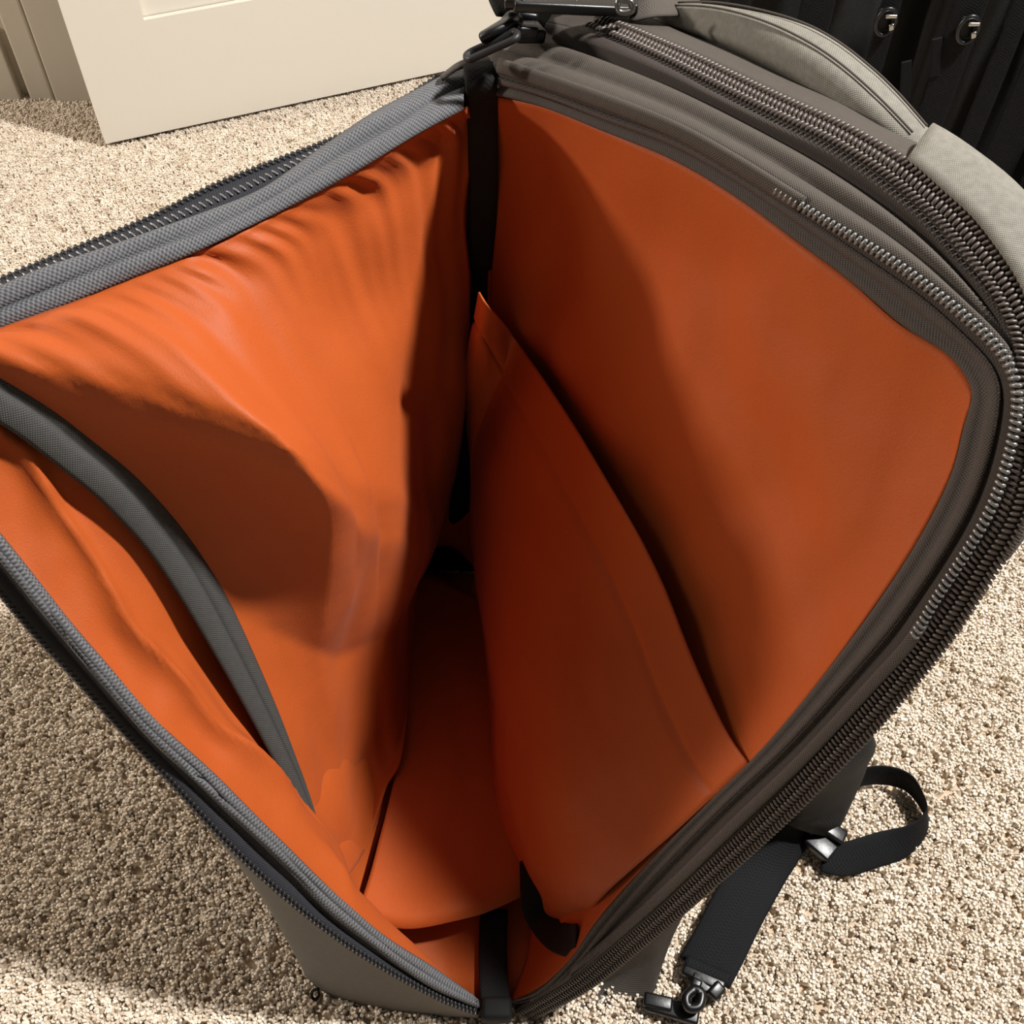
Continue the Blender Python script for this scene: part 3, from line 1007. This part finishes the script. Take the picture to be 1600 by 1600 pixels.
lp = [(1300, 1235), (1345, 1215), (1385, 1212), (1420, 1225), (1443, 1258), (1446, 1285), (1420, 1312), (1370, 1328), (1320, 1342), (1285, 1335)]
lz = [.03, .026, .024, .022, .020, .018, .016, .016, .017, .018]
sweep('loop_strap', spl([on_z(x, y, z) for (x, y), z in zip(lp, lz)], 70), np.stack([np.interp(np.linspace(0, 1, 70), [0, .5, .75, 1], [.0, -.25, .3, .4]), np.interp(np.linspace(0, 1, 70), [0, .45, .75, 1], [.2, .1, .75, .8]), np.interp(np.linspace(0, 1, 70), [0, .4, .7, 1], [1, 1, .45, .3])], 1), .026, .0022, M['black_web'], bag, 'black webbing loop standing on the carpet')
boxes('ladder_buckle', [bar(on_z(1262, 1305, .02), on_z(1300, 1338, .018), .008, .005), bar(on_z(1285, 1290, .026), on_z(1318, 1312, .022), .006, .005), bar(on_z(1262, 1300, .022), on_z(1300, 1285, .028), .004, .004)], M['plastic'], bag, bevel=.002, smooth_on=True)

# ================================================================== the black packs behind
def black_pack(name, label, x0, x1, y0, h, dep, seed, group=None):
    rnd = random.Random(seed)
    root = thing(name, label, 'backpack', ((x0 + x1) / 2, y0 + dep / 2, 0), group)
    w = x1 - x0
    n = 56
    rows = []
    for z in np.linspace(.010, h, 30):
        k = z / h
        f = 1 - .10 * k ** 4 - .06 * (1 - k) ** 6
        row = []
        for a in range(n):
            t = 2 * math.pi * a / n
            c, s = math.cos(t), math.sin(t)
            x = (x0 + x1) / 2 + f * w / 2 * math.copysign(abs(c) ** .5, c)
            y = y0 + dep / 2 + f * dep / 2 * math.copysign(abs(s) ** .55, s)
            dd = .010 * nz(x * 22, z * 5, seed) + .007 * nz(x * 55, z * 9, seed + 3)
            row.append((x, y + dd * (1 if s < 0 else 0), z))
        rows.append(row)
    g = np.array(rows)
    sheet('body', g, M['black_cloth'], root, .004, closed=True)
    m = boxes('lid', [(((x0 + x1) / 2, y0 + dep / 2, h + .002), (w * .44, dep * .42, .016), X1, Y1)], M['black_cloth'], root, bevel=.012, segs=3, smooth_on=True)
    boxes('base', [(((x0 + x1) / 2, y0 + dep / 2, .016), (w * .45, dep * .45, .006), X1, Y1)], M['black_cloth'], root, bevel=.004)
    return root


def v_strap(root, xa, xb, ya, za, zb, w, mat='black_web', bow=.012):
    C = spl([(xa, ya - .006, za), (xa * .7 + xb * .3, ya - bow, za * .7 + zb * .3), (xa * .3 + xb * .7, ya - bow, za * .3 + zb * .7), (xb, ya - .006, zb)], 24)
    return sweep('strap', C, (1, 0, 0), w, .003, M[mat], root)


pA = black_pack('black_backpack', 'black backpack behind the carry handle with a vertical strap and clip', .13, .40, 1.04, .50, .2, 11)
for xa, xb, w in ((.165, .16, .03), (.22, .225, .02), (.30, .29, .034), (.37, .365, .02)):
    v_strap(pA, xa, xb, 1.03, .46, .06, w)
pB = black_pack('black_backpack', 'black backpack with two shiny clips on its straps near the corner', .415, .60, 1.02, .52, .2, 23)


def clip(root, p, s=1.0):
    p = np.array(p)
    b = boxes('clip', [(p + np.array([0, .001, 0]), (.010 * s, .004, .014 * s), X1, Y1)], M['matte'], root, bevel=.003, segs=3, smooth_on=True)
    ring('clip_ring', [p + np.array([.012 * s * math.cos(t), -.006, .016 * s * math.sin(t)]) for t in np.linspace(0, 2 * math.pi, 8, endpoint=False)], .0022, M['plastic'], b)
    boxes('bar', [(p + np.array([.003, -.008, .008 * s]), (.007 * s, .0018, .0018), X1, Y1), (p + np.array([.006, -.008, -.005 * s]), (.003 * s, .0018, .004 * s), (1, 0, .3), Y1)], M['metal'], b, bevel=.001, smooth_on=True)


for xa, xb, w in ((.440, .430, .032), (.49, .478, .022), (.535, .52, .04), (.575, .562, .018)):
    v_strap(pB, xa, xb, 1.01, .48, .05, w)
clip(pA, on_y(1382, 30, 1.018), .8)
clip(pB, on_y(1510, 42, .998), .8)
for px, py in ((1415, 125), (1462, 90)):
    q = on_y(px, py, .996)
    boxes('strap_tail', [(q, (.005, .0015, .02), (1, 0, .25), Y1)], M['black_web'], pB, bevel=.001)
pC = black_pack('black_backpack', 'rounded plain black bag at the edge beside the clipped backpack', .60, .82, .93, .40, .2, 37)
